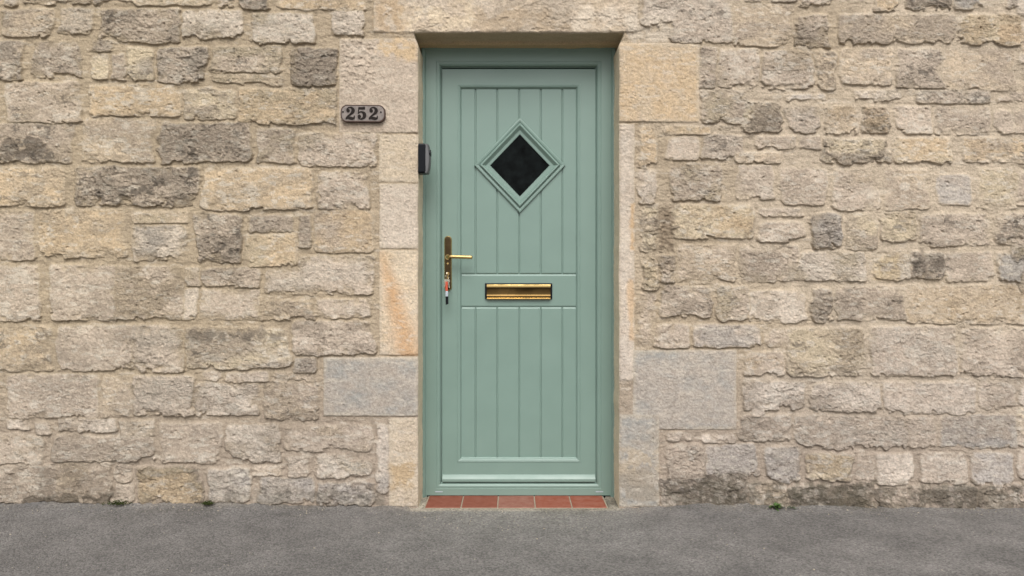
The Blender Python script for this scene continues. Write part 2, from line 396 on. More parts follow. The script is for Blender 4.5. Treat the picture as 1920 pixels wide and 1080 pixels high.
def stone(q, c1, c2, rough, dark, top=None, rad=5.0, dressed=False, sid=0, seed=0):
    """q: four corners clockwise from top-left. Adds one stone's relief and colour to the wall fields."""
    global H, COL
    rg = random.Random(seed)
    xs = [p[0] for p in q]; ys = [p[1] for p in q]
    pad = 14
    i0, i1 = np.searchsorted(ua, [min(xs) - pad, max(xs) + pad]); j0, j1 = np.searchsorted(va, [min(ys) - pad, max(ys) + pad])
    if i1 - i0 < 2 or j1 - j0 < 2: return
    sl_ = (slice(j0, j1), slice(i0, i1))
    u = U[sl_]; v = V[sl_]
    amp1, amp2 = (0.5, 0.5) if dressed else (2.6 + 0.9 * rough, 0.8 + 0.55 * rough)
    if dressed and rough: amp1, amp2 = 0.9, 1.0
    hh = max(ys) - min(ys)
    if hh < 30 and not dressed: amp1 *= 0.5; amp2 *= 0.7
    # bottom edges are more broken than tops
    low = sstep(0.55, 1.0, (v - min(ys)) / hh)
    du = u + amp1 * wx1[sl_] * 2.0 + amp2 * wx2[sl_] * 1.3
    dv = v + (amp1 * wy1[sl_] * 1.4 + amp2 * wy2[sl_] * 1.3) * (0.55 + 0.2 * low)
    es = []
    for k in range(4):
        ax, ay = q[k]; bx, by = q[(k + 1) % 4]
        L = math.hypot(bx - ax, by - ay)
        nx, ny = -(by - ay) / L, (bx - ax) / L
        es.append((du - ax) * nx + (dv - ay) * ny)
    E = np.array(es)
    kk = rad if not dressed else 0.8
    d = -kk * np.log(np.exp(-np.clip(E, -60, 400) / kk).sum(0)) + (0 if dressed else 2.4 - (7 + 2.5 * rough) * sstep(0.10, 0.55, chipn[sl_] + rg.uniform(-0.15, 0.1)) * low)
    wdt = 1.8 if dressed else 4.6 - 2.9 * low
    prof = sstep(-0.6, wdt, d)
    hi = (top if top is not None else (0.0022 + 0.0042 * rg.random() + 0.0012 * rough))
    tilt = (0 if dressed else 0.0026 * low) + rg.uniform(-0.2, 1.0) * 0.0035 * ((v - min(ys)) / hh - 0.5) + rg.uniform(-1, 1) * 0.0025 * ((u - min(xs)) / (max(xs) - min(xs)) - 0.5)
    dome = 0.0022 * (1 - np.exp(-np.clip(d, 0, 200) / 12)) if not dressed else 0.0008 * (1 - np.exp(-np.clip(d, 0, 200) / 5))
    rr = [0.08, 0.27, 0.74, 1.45][rough] * (0.5 if dressed else 1)
    hs_ = hi + tilt * (0.2 if dressed else 1) + dome
    hs_ = hs_ + rr * (0.0013 * rid[sl_] + 0.0024 * facet[sl_] + 0.0017 * facet2[sl_] + 0.0024 * fine[sl_] + 0.0024 * (sawh[sl_] - 0.5) * sawm[sl_]) * (0.2 + 0.75 * sstep(-0.35, 0.35, chipn[sl_]))
    hs_ = hs_ + 0.0013 * gr[sl_] * (0.4 + rr)
    if dressed:      # tooled and weathered face
        hs_ = hs_ + (0.0007 + 0.0010 * rough) * (fine[sl_] + 0.8 * gr[sl_]) * sstep(-0.5, 0.2, tonen[sl_] + 0.25)
    if not dressed:  # pits
        pm = (pit_v[sl_] > (0.93 if rough < 2 else 0.86)) & (pit_d[sl_] < 0.30)
        pitm = np.where(pm, sstep(0.30, 0.12, pit_d[sl_]), 0)
        hs_ = hs_ - 0.005 * pitm
    # mortar smears over part of the stone's edge
    smear = 0 if dressed else sstep(0.05, 0.5, wx1[sl_] * 0.8 + wy2[sl_] * 0.5 + rg.uniform(-0.2, 0.25)) * sstep(24, 3, d)
    a = prof * (1 - 0.75 * smear)
    H[sl_] = H[sl_] * (1 - a) + hs_ * a
    if dark >= 2 and c2 == 'D': c2 = 'P'
    base = lin(*PAL[c1]) * (1 + rg.uniform(-0.07, 0.07)); sec = lin(*PAL[c2])
    t = sstep(-0.35, 0.55, tonen[sl_] + rg.uniform(-0.25, 0.25))[..., None] * (0.55 if dressed else 0.85)
    col = base * (1 - t) + sec * t
    cf = 0.10 + 0.05 * rough
    if dressed: cf *= 0.7
    col = col * (1 + cf * streak[sl_] + 0.14 * gr[sl_] + 0.13 * fine[sl_] * (0.7 if dressed else 1))[..., None]
    if not dressed:
        wm = sstep(0.10, 0.42, white[sl_] + rg.uniform(-0.15, 0.10))[..., None] * 0.65
        col = col * (1 - wm) + lin(212, 202, 184) * wm
    else:
        wm = sstep(0.22, 0.5, white[sl_])[..., None] * 0.3
        col = col * (1 - wm) + lin(214, 202, 182) * wm
    if dark:
        th = [9, 0.36, 0.25, 0.17][dark] + rg.uniform(-0.05, 0.05)
        dm = (sstep(th, th + 0.22, crust[sl_] + 0.55 * crust2[sl_]) * (0.52 + 0.06 * dark))[..., None]
        dc = lin(100, 93, 83) * (1 + 0.25 * crust2[sl_])[..., None]
        col = col * (1 - dm) + dc * dm
    if dressed:
        mo = sstep(-0.1, 0.4, fbm(u / 16, v / 12, 700 + sid, 4, 0.65))[..., None] * 0.30
        col = col * (1 - mo) + lin(*PAL['P']) * (0.92 if c1 == 'N' else 1.02) * mo
        pk = np.where(pit_v[sl_] > 0.90, sstep(0.22, 0.08, pit_d[sl_]), 0) * sstep(-0.1, 0.3, crust[sl_])
        col = col * (1 - 0.35 * pk)[..., None]
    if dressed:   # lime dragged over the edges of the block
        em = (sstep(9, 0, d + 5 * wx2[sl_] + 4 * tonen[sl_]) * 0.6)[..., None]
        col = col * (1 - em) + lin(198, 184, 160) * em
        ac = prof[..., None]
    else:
        em = (sstep(6.5, 1.0, d + 2.5 * wx2[sl_] + 3 * tonen[sl_]) * (0.50 - 0.22 * low))[..., None]  # pale lime rim plus painted edge highlight, weaker on lower edges
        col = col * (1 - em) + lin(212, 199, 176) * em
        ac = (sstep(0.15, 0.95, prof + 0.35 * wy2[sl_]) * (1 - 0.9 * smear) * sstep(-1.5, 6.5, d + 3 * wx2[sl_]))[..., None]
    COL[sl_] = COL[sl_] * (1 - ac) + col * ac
    CO[sl_] = CO[sl_] * (1 - prof) + ((0.17 if dressed else 0.32) + 0.72 * rr) * prof * (0.55 + 0.9 * sstep(-0.3, 0.35, tonen[sl_])) + CO[sl_] * 0
    if sid:
        k = d > BEST[sl_]
        sub = ID[sl_]; bs = BEST[sl_]
        sel = (d > -1.2) & k
        sub[sel] = sid; bs[sel] = d[sel]

def jit(x0, y0, x1, y1, rg, a=2.5):
    j = lambda: rg.uniform(-a, a)
    return [(x0 + j(), y0 + j()), (x1 + j(), y0 + j()), (x1 + j(), y1 + j()), (x0 + j(), y1 + j())]

rg0 = random.Random(3)
n = 0
for ln in ST.strip().splitlines():
    for s in ln.split('|'):
        f = s.split()
        x0, y0, x1, y1 = map(float, f[:4]); n += 1
        hgt = min(x1 - x0, y1 - y0)
        stone(jit(x0, y0, x1, y1, rg0, 1.2 if hgt < 30 else 2.2), f[4], f[5], int(f[6]), int(f[7]), rad=rg0.uniform(2.0, 5.5) if hgt > 30 else 2.4, seed=n)
for e in EXTRA:
    n += 1
    stone(jit(*e[:4], rg0, 1), *e[4:8], seed=n)
# coursed rubble beyond the edges of the picture
def fill(xa, xb, ya, yb):
    global n
    y = ya
    while y < yb - 20:
        h = rg0.uniform(52, 92); h = min(h, yb - y); x = xa + rg0.uniform(-60, 0)
        while x < xb:
            wd_ = rg0.uniform(60, 210); n += 1
            x2 = min(x + wd_, xb)
            if x2 - x > 35:
                stone(jit(x, y, x2 - 12, y + h - 11, rg0, 3), rg0.choice('BBGPPOYWG'), rg0.choice('BGPYWD'), rg0.choice([1, 1, 2, 2, 3]), rg0.choice([0, 0, 0, 1, 2]), seed=n)
            x += wd_
        y += h
fill(-690, -34, -30, 960)
fill(1956, 2610, -30, 960)
fill(-690, 2610, -750, -100)
fill(-690, 700, -98, -26)
fill(1200, 2610, -98, -26)
for i, e in enumerate(DR):
    n += 1
    stone([(e[1], e[2]), (e[3], e[2]), (e[3], e[4]), (e[1], e[4])], e[5], e[6], e[7], e[8], top=e[9] / 1000, dressed=True, sid=i + 1, seed=n)

# --- colouring of particular stones, with some shade painted in
def patch(x0, y0, x1, y1, col, amt, soft=14, sx=22, seed=301, thr=-0.2):
    i0, i1 = np.searchsorted(ua, [x0 - soft, x1 + soft]); j0, j1 = np.searchsorted(va, [y0 - soft, y1 + soft])
    s_ = (slice(j0, j1), slice(i0, i1)); u = U[s_]; v = V[s_]
    nz = fbm(u / sx, v / sx, seed, 4, 0.6)
    e = np.minimum(np.minimum(u - x0, x1 - u), np.minimum(v - y0, y1 - v)) / soft
    m = (sstep(-0.4, 0.9, e + 1.1 * nz) * sstep(thr, thr + 0.35, nz + 0.25 * e.clip(-1, 1)) * amt)[..., None]
    COL[s_] = COL[s_] * (1 - m) + lin(*col) * (1 + 0.12 * nz)[..., None] * m
patch(735, 6, 905, 56, (214, 196, 166), 0.75, seed=302, thr=0.0)
patch(1075, 14, 1190, 60, (216, 202, 180), 0.8, seed=303)
patch(1165, 20, 1262, 78, (212, 199, 178), 0.7, seed=304)
patch(705, -20, 760, 60, (186, 158, 120), 0.6, seed=305)
patch(920, -10, 1080, 58, (168, 154, 134), 0.6, seed=306)
patch(700, 74, 784, 112, (205, 178, 138), 0.8, seed=307)
i0, i1 = np.searchsorted(ua, [711, 787]); j0, j1 = np.searchsorted(va, [470, 667]); s_ = (slice(j0, j1), slice(i0, i1))
u_, v_ = U[s_], V[s_]; t_ = (v_ - 470) / 196
m_ = np.exp(-((u_ - (716 + 52 * t_ + 5 * wx1[s_])) / (9 + 17 * t_)) ** 2) * (0.35 + 0.65 * sstep(0.0, 0.35, t_)) * 0.85 * (0.85 + 0.3 * fine[s_])
m_ = np.clip(np.maximum(m_, 0.25 * sstep(769, 778, u_) * sstep(0.5, 0.8, t_)), 0, 1)[..., None]
COL[s_] = COL[s_] * (1 - m_) + lin(200, 156, 108) * m_
patch(735, 860, 782, 915, (186, 158, 116), 0.7, seed=309)
patch(1163, 232, 1176, 712, (206, 196, 180), 0.4, seed=310)
patch(1180, 380, 1190, 470, (204, 164, 110), 0.6, soft=5, sx=30, seed=311, thr=-0.6)
patch(1177, 520, 1190, 640, (206, 168, 118), 0.5, soft=6, sx=30, seed=312, thr=-0.6)
patch(1162, 880, 1234, 940, (156, 144, 124), 0.7, seed=313)
patch(1158, 840, 1236, 885, (192, 174, 146), 0.7, seed=314)
patch(560, 470, 712, 490, (172, 156, 128), 0.4, seed=315)
patch(1228, 385, 1262, 470, (132, 118, 98), 0.6, seed=316, sx=9)
patch(1163, 82, 1200, 228, (203, 176, 138), 0.35, seed=317)
patch(1870, 45, 1912, 80, (192, 168, 136), 0.8, soft=4, seed=318, thr=-0.7)
patch(0, 250, 90, 302, (88, 80, 72), 0.65, sx=14, seed=319)
patch(345, 615, 530, 640, (124, 114, 100), 0.7, sx=14, seed=320)
patch(1710, 472, 1790, 512, (96, 88, 78), 0.6, sx=12, seed=321)
patch(70, 880, 230, 935, (140, 126, 108), 0.5, seed=322)
patch(1230, 900, 1930, 960, (106, 99, 81), 0.55, sx=11, seed=323, thr=-0.08)
patch(1310, 884, 1395, 950, (104, 97, 80), 0.5, sx=9, seed=326, thr=-0.25)
patch(1480, 898, 1630, 955, (96, 90, 73), 0.5, sx=9, seed=327, thr=-0.15)
patch(880, 16, 1075, 60, (176, 156, 128), 0.6, sx=30, seed=334, thr=-0.1)
patch(700, -30, 1180, 6, (180, 162, 136), 0.6, sx=34, seed=335, thr=-0.1)
patch(30, 922, 215, 948, (84, 76, 64), 0.7, sx=14, soft=8, seed=328, thr=-0.2)  # dark gap along the wall foot painted in, with mottled black moss
patch(1236, 393, 1262, 470, (128, 112, 92), 0.6, sx=10, soft=6, seed=329)
patch(1340, 395, 1405, 440, (208, 182, 144), 0.5, sx=20, seed=330)
patch(1640, 478, 1690, 522, (206, 184, 144), 0.6, sx=20, seed=333)
patch(420, 915, 720, 955, (128, 122, 108), 0.5, sx=18, seed=324, thr=-0.1)
patch(640, 229, 720, 246, (168, 148, 128), 0.5, seed=325)  # shadow of the number plate painted onto the stone below it
grain_h = (0.0011 * fine + 0.0010 * gr) * (0.45 + 0.9 * sstep(-0.25, 0.3, fbm(U / 75, V / 50, 346, 3)))
H += grain_h * np.where(ID > 0, 0.6, 1.0) - 0.0028 * fiss * (ID == 0) - 0.0020 * fiss2 * np.where(ID > 0, 0.5, 1) - 0.0030 * pits2
COL *= (1 + 0.13 * gr + 0.06 * fine)[..., None]
sm = (soot * 0.20 * np.where(ID > 0, 0.35, 1.0))[..., None]
COL = COL * (1 - sm) + lin(120, 110, 97) * sm
wl = (sstep(0.22, 0.5, fbm(U / 26, V / 9, 341, 5, 0.65)) * 0.5)[..., None]
COL = COL * (1 - wl) + lin(210, 198, 178) * wl
# one broad warm / cool drift over the wall, cooler and slightly darker low down
dr = fbm(U / 420, V / 300, 331, 3)
COL *= (1 + 0.06 * dr)[..., None] * np.array([1.0, 1.0, 1.0])
COL[..., 2] *= 1 - 0.03 * sstep(900, 200, U)
cool = sstep(560, 760, V + 60 * fbm(U / 120, V / 90, 45, 3))[..., None]
COL *= 1 + cool * np.array([-0.035, -0.025, 0.012])
lum_ = COL.mean(-1, keepdims=True); COL = (lum_ + 0.95 * (COL - lum_)) * np.array([1.004, 0.993, 1.008])
COL = np.clip(COL, 0.01, 0.9) * 0.92

# lintel and rendered area are trowelled over, lumpy
lm = sstep(690, 720, U) * sstep(1275, 1240, U) * sstep(76, 50, V)
H += lm * (0.0016 * rid + 0.0012 * fine + 0.003 * sstep(0.0, 0.12, fbm(U / 50, V / 22, 351, 4, 0.55)))
# pitted ledges where the facing has spalled, by the right jamb
for (a, b, c, d_) in [(1204, 383, 1262, 545), (640, 60, 705, 160)]:
    m = sstep(a - 6, a + 8, U) * sstep(c + 6, c - 8, U) * sstep(b - 6, b + 8, V) * sstep(d_ + 6, d_ - 8, V)
    H += m * (0.004 * facet2 + 0.003 * fine)
# foot of the wall: irregular bulging base
H += 0.010 * sstep(915, 955, V + 8 * wx1) * (0.6 + wx1) * (ID == 0)

# arrises of the doorway are worn round
H -= (0.006 * np.exp(-np.abs(XL - U) / 2.2) + 0.006 * np.exp(-np.abs(U - XR) / 2.2)) * (V > YT)
H -= 0.005 * np.exp(-np.clip(YT - V, 0, 999) / 2.0) * sstep(XL - 12, XL, U) * sstep(XR + 12, XR, U) * (V <= YT)

# doorway edges: not ruler-straight, splayed wider just under the lintel
fade = np.where(V < YT, np.exp(-(YT - V) / 12), 1)
eL = (-7 * sstep(88, 64, V) + 1.3 * fbm(V / 40, V * 0, 401, 4, 0.6)) * fade
eR = (9 * sstep(88, 64, V) + 1.3 * fbm(V / 40, V * 0 + 9, 402, 4, 0.6)) * fade
UX = U + eL * np.exp(-np.abs(U - XL) / 10) + eR * np.exp(-np.abs(U - XR) / 10)
VY = V + (0.8 * fbm(U / 40, U * 0, 403, 3)) * np.exp(-np.abs(V - YT) / 8)
X = (UX - 960) / S
Z = CH - (VY - 540) / S - 0.42 * np.maximum(H, 0)
Y = -H

nv, nu = U.shape
jj, ii = np.meshgrid(np.arange(nv - 1), np.arange(nu - 1), indexing='ij')
uc = 0.5 * (ua[:-1] + ua[1:])[None, :]; vc = 0.5 * (va[:-1] + va[1:])[:, None]
hole = (uc > XL) & (uc < XR) & (vc > YT)
fid = ID[:-1, :-1].copy()

def grid_mesh(name, sel, parent, material):
    J, I = jj[sel], ii[sel]
    quads = np.stack([J * nu + I, (J + 1) * nu + I, (J + 1) * nu + I + 1, J * nu + I + 1], 1)
    used, inv = np.unique(quads.ravel(), return_inverse=True)
    co = np.stack([X.ravel()[used], Y.ravel()[used], Z.ravel()[used]], 1)
    return raw_mesh(name, co, inv.reshape(-1, 4), COL.reshape(-1, 3)[used], CO.ravel()[used], parent, material)

def raw_mesh(name, co, quads, col, coarse, parent, material):
    me = bpy.data.meshes.new(name)
    nf = len(quads)
    me.vertices.add(len(co)); me.vertices.foreach_set('co', co.astype(np.float32).ravel())
    me.loops.add(nf * 4); me.loops.foreach_set('vertex_index', quads.astype(np.int32).ravel())
    me.polygons.add(nf); me.polygons.foreach_set('loop_start', np.arange(0, nf * 4, 4, dtype=np.int32))
    me.update(calc_edges=True)
    me.polygons.foreach_set('use_smooth', np.ones(nf, bool))
    a = me.attributes.new('tint', 'FLOAT_COLOR', 'POINT')
    a.data.foreach_set('color', np.concatenate([col, np.ones((len(col), 1))], 1).astype(np.float32).ravel())
    b = me.attributes.new('coarse', 'FLOAT', 'POINT')
    b.data.foreach_set('value', coarse.astype(np.float32))
    me.materials.append(material)
    o = bpy.data.objects.new(name, me); C.objects.link(o)
    if parent: o.parent = parent; o.matrix_parent_inverse = parent_world(parent).inverted()
    return o

# ------------------------------------------------------------------ the house
house = empty('stone_house', (0, 0, 0), 'old rubble stone house front with pale lime mortar around the sage green door', 'house')
wall = grid_mesh('wall', (fid == 0) & ~hole, house, M_stone)
part_labels = {1: 'broad trowelled lintel over the doorway', 2: 'large grey dressed stone behind the number plate', 5: 'tall jamb stone with an orange stain',
               6: 'wide blue grey dressed stone left of the doorway', 8: 'square honey coloured dressed stone right of the doorway',
               9: 'tall narrow pale jamb stone right of the doorway', 10: 'large blue grey dressed stone right of the doorway'}
for i, e in enumerate(DR):
    o = grid_mesh(e[0], (fid == i + 1) & ~hole, house, M_stone)
    if i + 1 in part_labels: o['label'] = part_labels[i + 1]

# reveals and soffit of the doorway
RD = 0.30
iL = int(np.argmin(abs(ua - XL))); iR = int(np.argmin(abs(ua - XR))); jT = int(np.argmin(abs(va - YT)))
def reveal(name, xs, ys, zs, col, axis_in, sgn, dark=1.0, seed=0):
    """strip from a front edge polyline back into the wall"""
    m = len(xs); ks = np.concatenate([[0, 0.002, 0.005], np.linspace(0.009, RD, 70)])
    K, T = np.meshgrid(ks, np.arange(m))
    nz = 0.0016 * fbm(T / 22.0, K * 40, 501 + seed, 4, 0.6) + 0.0008 * fbm(T / 4.0, K * 200, 511 + seed, 3)
    nz = nz * np.clip(K / 0.01, 0, 1)
    co = np.zeros((m, len(ks), 3))
    co[..., 0] = xs[:, None]; co[..., 1] = ys[:, None] + (RD - ys[:, None]) * (K / RD); co[..., 2] = zs[:, None]
    co[..., axis_in] += sgn * nz
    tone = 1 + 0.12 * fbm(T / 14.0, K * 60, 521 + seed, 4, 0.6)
    cc = (0.15 * col[:, None, :] + 0.85 * lin(236, 219, 190)) * tone[..., None] * dark  # pale colour lifted to offset the shade inside the doorway
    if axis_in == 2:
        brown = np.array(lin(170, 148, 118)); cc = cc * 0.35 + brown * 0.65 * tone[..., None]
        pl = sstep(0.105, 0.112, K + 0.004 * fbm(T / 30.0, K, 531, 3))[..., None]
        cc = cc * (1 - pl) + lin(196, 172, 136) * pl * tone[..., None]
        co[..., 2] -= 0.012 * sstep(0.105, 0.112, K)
    a = np.arange(m - 1)[:, None]; b = np.arange(len(ks) - 1)[None]
    N_ = len(ks)
    q = np.stack([a * N_ + b, (a + 1) * N_ + b, (a + 1) * N_ + b + 1, a * N_ + b + 1], -1).reshape(-1, 4)
    return raw_mesh(name, co.reshape(-1, 3), q, cc.reshape(-1, 3), np.full(m * N_, 0.7), house, M_stone)
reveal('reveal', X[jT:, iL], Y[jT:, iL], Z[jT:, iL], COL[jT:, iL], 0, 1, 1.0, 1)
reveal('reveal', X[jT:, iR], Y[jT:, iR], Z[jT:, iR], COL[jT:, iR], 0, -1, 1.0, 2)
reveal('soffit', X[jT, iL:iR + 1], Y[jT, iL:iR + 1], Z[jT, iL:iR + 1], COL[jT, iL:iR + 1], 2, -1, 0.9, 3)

# back of the masonry: closes the wall behind its face
mb = MB()
mb.box(X[0, 0], 0.03, -0.1, X[0, iL] - 0.02, 0.45, Z[0, 0] - 0.05)
mb.box(X[0, iR] + 0.03, 0.03, -0.1, X[0, -1], 0.45, Z[0, 0] - 0.05)
mb.box(X[0, iL] - 0.02, 0.03, Z[jT, iL] + 0.02, X[0, iR] + 0.03, 0.45, Z[0, 0] - 0.05)
mb.box(X[0, iL] - 0.02, 0.32, -0.1, X[0, iR] + 0.03, 0.45, Z[jT, iL] + 0.02)
mb.build('wall_core', M_inside, house)

# ------------------------------------------------------------------ door frame (mitred mouldings)
FY = 0.176
def rect_loop(x0, y0, x1, y1, inset, dy, base=FY, ty=None):
    """loop of four corners inset (picture units) from the rectangle, dy behind (+) the base plane"""
    k = (D + FY) / D
    f = lambda px, py: ((px - 960) / S * k, base + dy, CH - (py - 540) / S * k)
    yb = y1 - inset + 6.5 * min(1, inset / 19.6)      # the bottom member is shallower
    return [f(x0 + inset, y0 + inset), f(x1 - inset, y0 + inset), f(x1 - inset, yb), f(x0 + inset, yb)]

def ovolo(r0, d0, r1, d1, n=7, convex=True):
    out = []
    for i in range(n + 1):
        t = i / n * math.pi / 2
        if convex: out.append((r0 + (r1 - r0) * math.sin(t), d0 + (d1 - d0) * (1 - math.cos(t))))
        else: out.append((r0 + (r1 - r0) * (1 - math.cos(t)), d0 + (d1 - d0) * math.sin(t)))
    return out

F = (798, 95, 1147, 929)       # frame section (without the cover trim)
prof = [(0, 0.07), (0, 0.0005), (0.6, 0.0), (19.6, 0.0), (20.3, 0.0022), (21.3, 0.0025), (22, 0.0008)] + ovolo(22, 0.0008, 28, 0.013) + [(28.4, 0.019), (29.2, 0.020), (29.4, 0.03), (29.4, 0.07)]
mb = MB()
mb.loops([rect_loop(*F, a, b) for a, b in prof])
frame = mb.build('door_frame', M_green, house, smooth='auto')

# cover trim: runs up, over and down
def u_trim(prof_, x0, y0, x1, yb):
    k = (D + FY) / D
    f = lambda px, py, dy: ((px - 960) / S * k, FY + dy, CH - (py - 540) / S * k)
    loops = []
    for ins, dy in prof_:
        loops.append([f(x0 + ins, yb, dy), f(x0 + ins, y0 + ins, dy), f(x1 - ins, y0 + ins, dy), f(x1 - ins, yb, dy)])
    m = MB(); m.loops(loops, close=False)
    m.add([l[0] for l in loops], [tuple(range(len(loops)))]); m.add([l[3] for l in loops], [tuple(range(len(loops)))])
    return m
tp = [(0, 0.03), (0, -0.008), (0.6, -0.0105), (1.6, -0.0118), (4.0, -0.0118), (5.4, -0.011), (6.6, -0.008), (7.6, -0.003), (8.4, -0.0003), (9.5, 0.0008), (9.5, 0.03)]
u_trim(tp, 790.5, 85.5, 1154.5, 932).build('cover_trim', M_green, frame, smooth='auto')
for px in (823, 1124):
    a = P(px - 7, 921.2, FY); b = P(px + 7, 922.8, FY)
    m = MB(); m.box(a.x, FY - 0.0012, b.z, b.x, FY + 0.004, a.z)
    m.build('drain_cap', M_white, frame, bevel=0.0006)
# black strip standing in for the shaded gap under the frame
a = P(800, 926.5, FY); b = P(1146, 934, FY)
m = MB(); m.box(a.x, FY + 0.006, -0.02, b.x, FY + 0.06, a.z + 0.003)
m.build('sill_gap_shade', M_seal_gap, frame)

# ------------------------------------------------------------------ door leaf
LY = FY + 0.018
def PF(px, py, y):       # a point given on the frame plane's picture position, set at depth y
    k = (D + FY) / D
    return ((px - 960) / S * k, y, CH - (py - 540) / S * k)
L = (828, 127, 1117.5, 906)
# stiles and rails: outer edge, flat, bead falling to the panel
prof = [(0, 0.06), (0, 0.0012), (0.6, 0.0), (28.5, 0.0), (28.8, -0.0022), (30.4, -0.0028), (31.4, -0.0015)] + ovolo(31.4, -0.0015, 35.6, 0.0085) + [(36.2, 0.0095), (36.8, 0.0115)]
bot = 9.5                # the bottom rail is deeper
def leaf_loop(ins, dy):
    x0, y0, x1, y1 = L
    yb = y1 - ins - (bot if ins > 20 else 0)
    return [PF(x0 + ins, y0 + ins, LY + dy), PF(x1 - ins, y0 + ins, LY + dy), PF(x1 - ins, yb, LY + dy), PF(x0 + ins, yb, LY + dy)]
mb = MB()
mb.loops([leaf_loop(a, b) for a, b in prof])
# planked panel, one sheet with V grooves; openings upper and lower, and the flush lock rail
PX0, PX1, PY0, PY1 = 828 + 36.8, 1117.5 - 36.8, 127 + 36.8, 906 - 36.8 - bot
PD = LY + 0.0115
grooves = [891, 932, 973.5, 1014.5, 1055]
def plank_profile():
    pts = [(PX0, 0.0)]
    for g in grooves:
        pts += [(g - 2.3, 0.0), (g - 1.5, 0.0012), (g - 0.9, 0.0058), (g + 0.9, 0.0058), (g + 1.5, 0.0012), (g + 2.3, 0.0)]
    pts.append((PX1, 0.0))
    return pts
pp = plank_profile()
def plank_sheet(ya, yb, bev_top, bev_bot):
    rows = []
    if bev_top: rows += [(ya, 0.0045), (ya + 2.6, 0.0)]
    else: rows += [(ya, 0.0)]
    if bev_bot: rows += [(yb - 2.2, 0.0), (yb, 0.0045)]
    else: rows += [(yb, 0.0)]
    mb.loops([[PF(x, yy, PD + max(dy, e)) for x, dy in pp] for yy, e in rows], close=False)
plank_sheet(PY0, 513.5, False, True)
plank_sheet(576.5, PY1, True, False)
# lock rail
mb.loops([[PF(PX0 - 0.05, yy, PD + e), PF(PX1 + 0.05, yy, PD + e)] for yy, e in [(513.5, 0.0045), (514.3, 0.0045), (517, 0.0), (573.5, 0.0), (575.8, 0.0045), (576.5, 0.0045)]], close=False)
door = mb.build('door', M_green, house, smooth='auto')
door['label'] = 'sage green planked door with a diamond window'

# rubber seal behind the gap round the leaf
m = MB()
a = PF(824, 122, 0); b = PF(1121.5, 911, 0)
m.box(a[0], LY + 0.03, b[2], b[0], LY + 0.062, a[2])
m.build('door_seal', M_seal_gap, door)

# weather bar: projecting sloped drip at the foot
a = PF(829, 0, 0)[0]; b = PF(1116.5, 0, 0)[0]
zt = PF(0, 891.5, 0)[2]; zb = PF(0, 904.5, 0)[2]
pr = [(LY - 0.0003, zt), (LY - 0.002, zt - 0.002), (LY - 0.009, zt - 0.010), (LY - 0.0135, zt - 0.0165), (LY - 0.015, zt - 0.020), (LY - 0.015, zb + 0.003), (LY - 0.013, zb), (LY + 0.001, zb)]
m = MB(); m.loops([[(x, y, z) for y, z in pr] for x in (a, b)], close=True, cap0=True, cap1=True)
m.build('weather_bar', M_green, door, smooth='auto')

# diamond window
cx, cy, hx, hy = 974.8, 308.5, 86, 90
def dia(f, dy):
    k = lambda px, py: PF(px, py, PD + dy)
    return [k(cx, cy - hy * f), k(cx + hx * f, cy), k(cx, cy + hy * f), k(cx - hx * f, cy)]
dp = [(1.0, 0.004), (1.0, -0.0055), (0.985, -0.0078), (0.955, -0.0085), (0.915, -0.0075), (0.90, -0.0055), (0.888, -0.0055), (0.88, -0.0105), (0.865, -0.0138), (0.845, -0.0148),
      (0.825, -0.0142), (0.80, -0.0105), (0.755, -0.0050), (0.74, -0.0040), (0.70, -0.0036), (0.66, -0.0030), (0.65, -0.0012), (0.65, 0.002)]
m = MB(); m.loops([dia(f, d * (1.45 if d < -0.002 else 1)) for f, d in dp])
wf = m.build('window_frame', M_green, door, smooth='auto')
m = MB(); m.loops([dia(0.0001, -0.0009), dia(0.66, -0.0009)])
m.build('window_pane', M_glass, door)

# letter plate
a = PF(909, 531, 0); b = PF(1036, 561.5, 0)
m = MB(); m.box(a[0], PD - 0.008, b[2] + 0.002, b[0], PD + 0.001, a[2])
letter = m.build('letter_plate', M_black, door, bevel=0.0018)
x0_ = PF(912.5, 0, 0)[0]; x1_ = PF(1032.5, 0, 0)[0]
z = lambda py: PF(0, py, 0)[2]
def bar(pr, name, material, xa=x0_, xb=x1_):
    m = MB(); m.loops([[(x, y, z(py)) for y, py in pr] for x in (xa, xb)], close=True, cap0=True, cap1=True)
    return m.build(name, material, door, smooth='auto')
bar([(PD - 0.007, 533), (PD - 0.0125, 533.4), (PD - 0.0155, 535), (PD - 0.0158, 537.6), (PD - 0.0135, 539.6), (PD - 0.007, 540)], 'letter_plate_lip', M_gold)
bar([(PD - 0.007, 540.2), (PD - 0.0120, 540.2), (PD - 0.0108, 542), (PD - 0.0112, 551), (PD - 0.0125, 553.2), (PD - 0.0142, 554.4), (PD - 0.0130, 555.0), (PD - 0.0136, 558.0), (PD - 0.007, 558.2)], 'letter_flap', M_flap)
bar([(PD - 0.007, 558.4), (PD - 0.0150, 558.4), (PD - 0.0178, 559.4), (PD - 0.0180, 560.2), (PD - 0.0160, 561.4), (PD - 0.007, 561.4)], 'letter_plate_lip', M_gold)

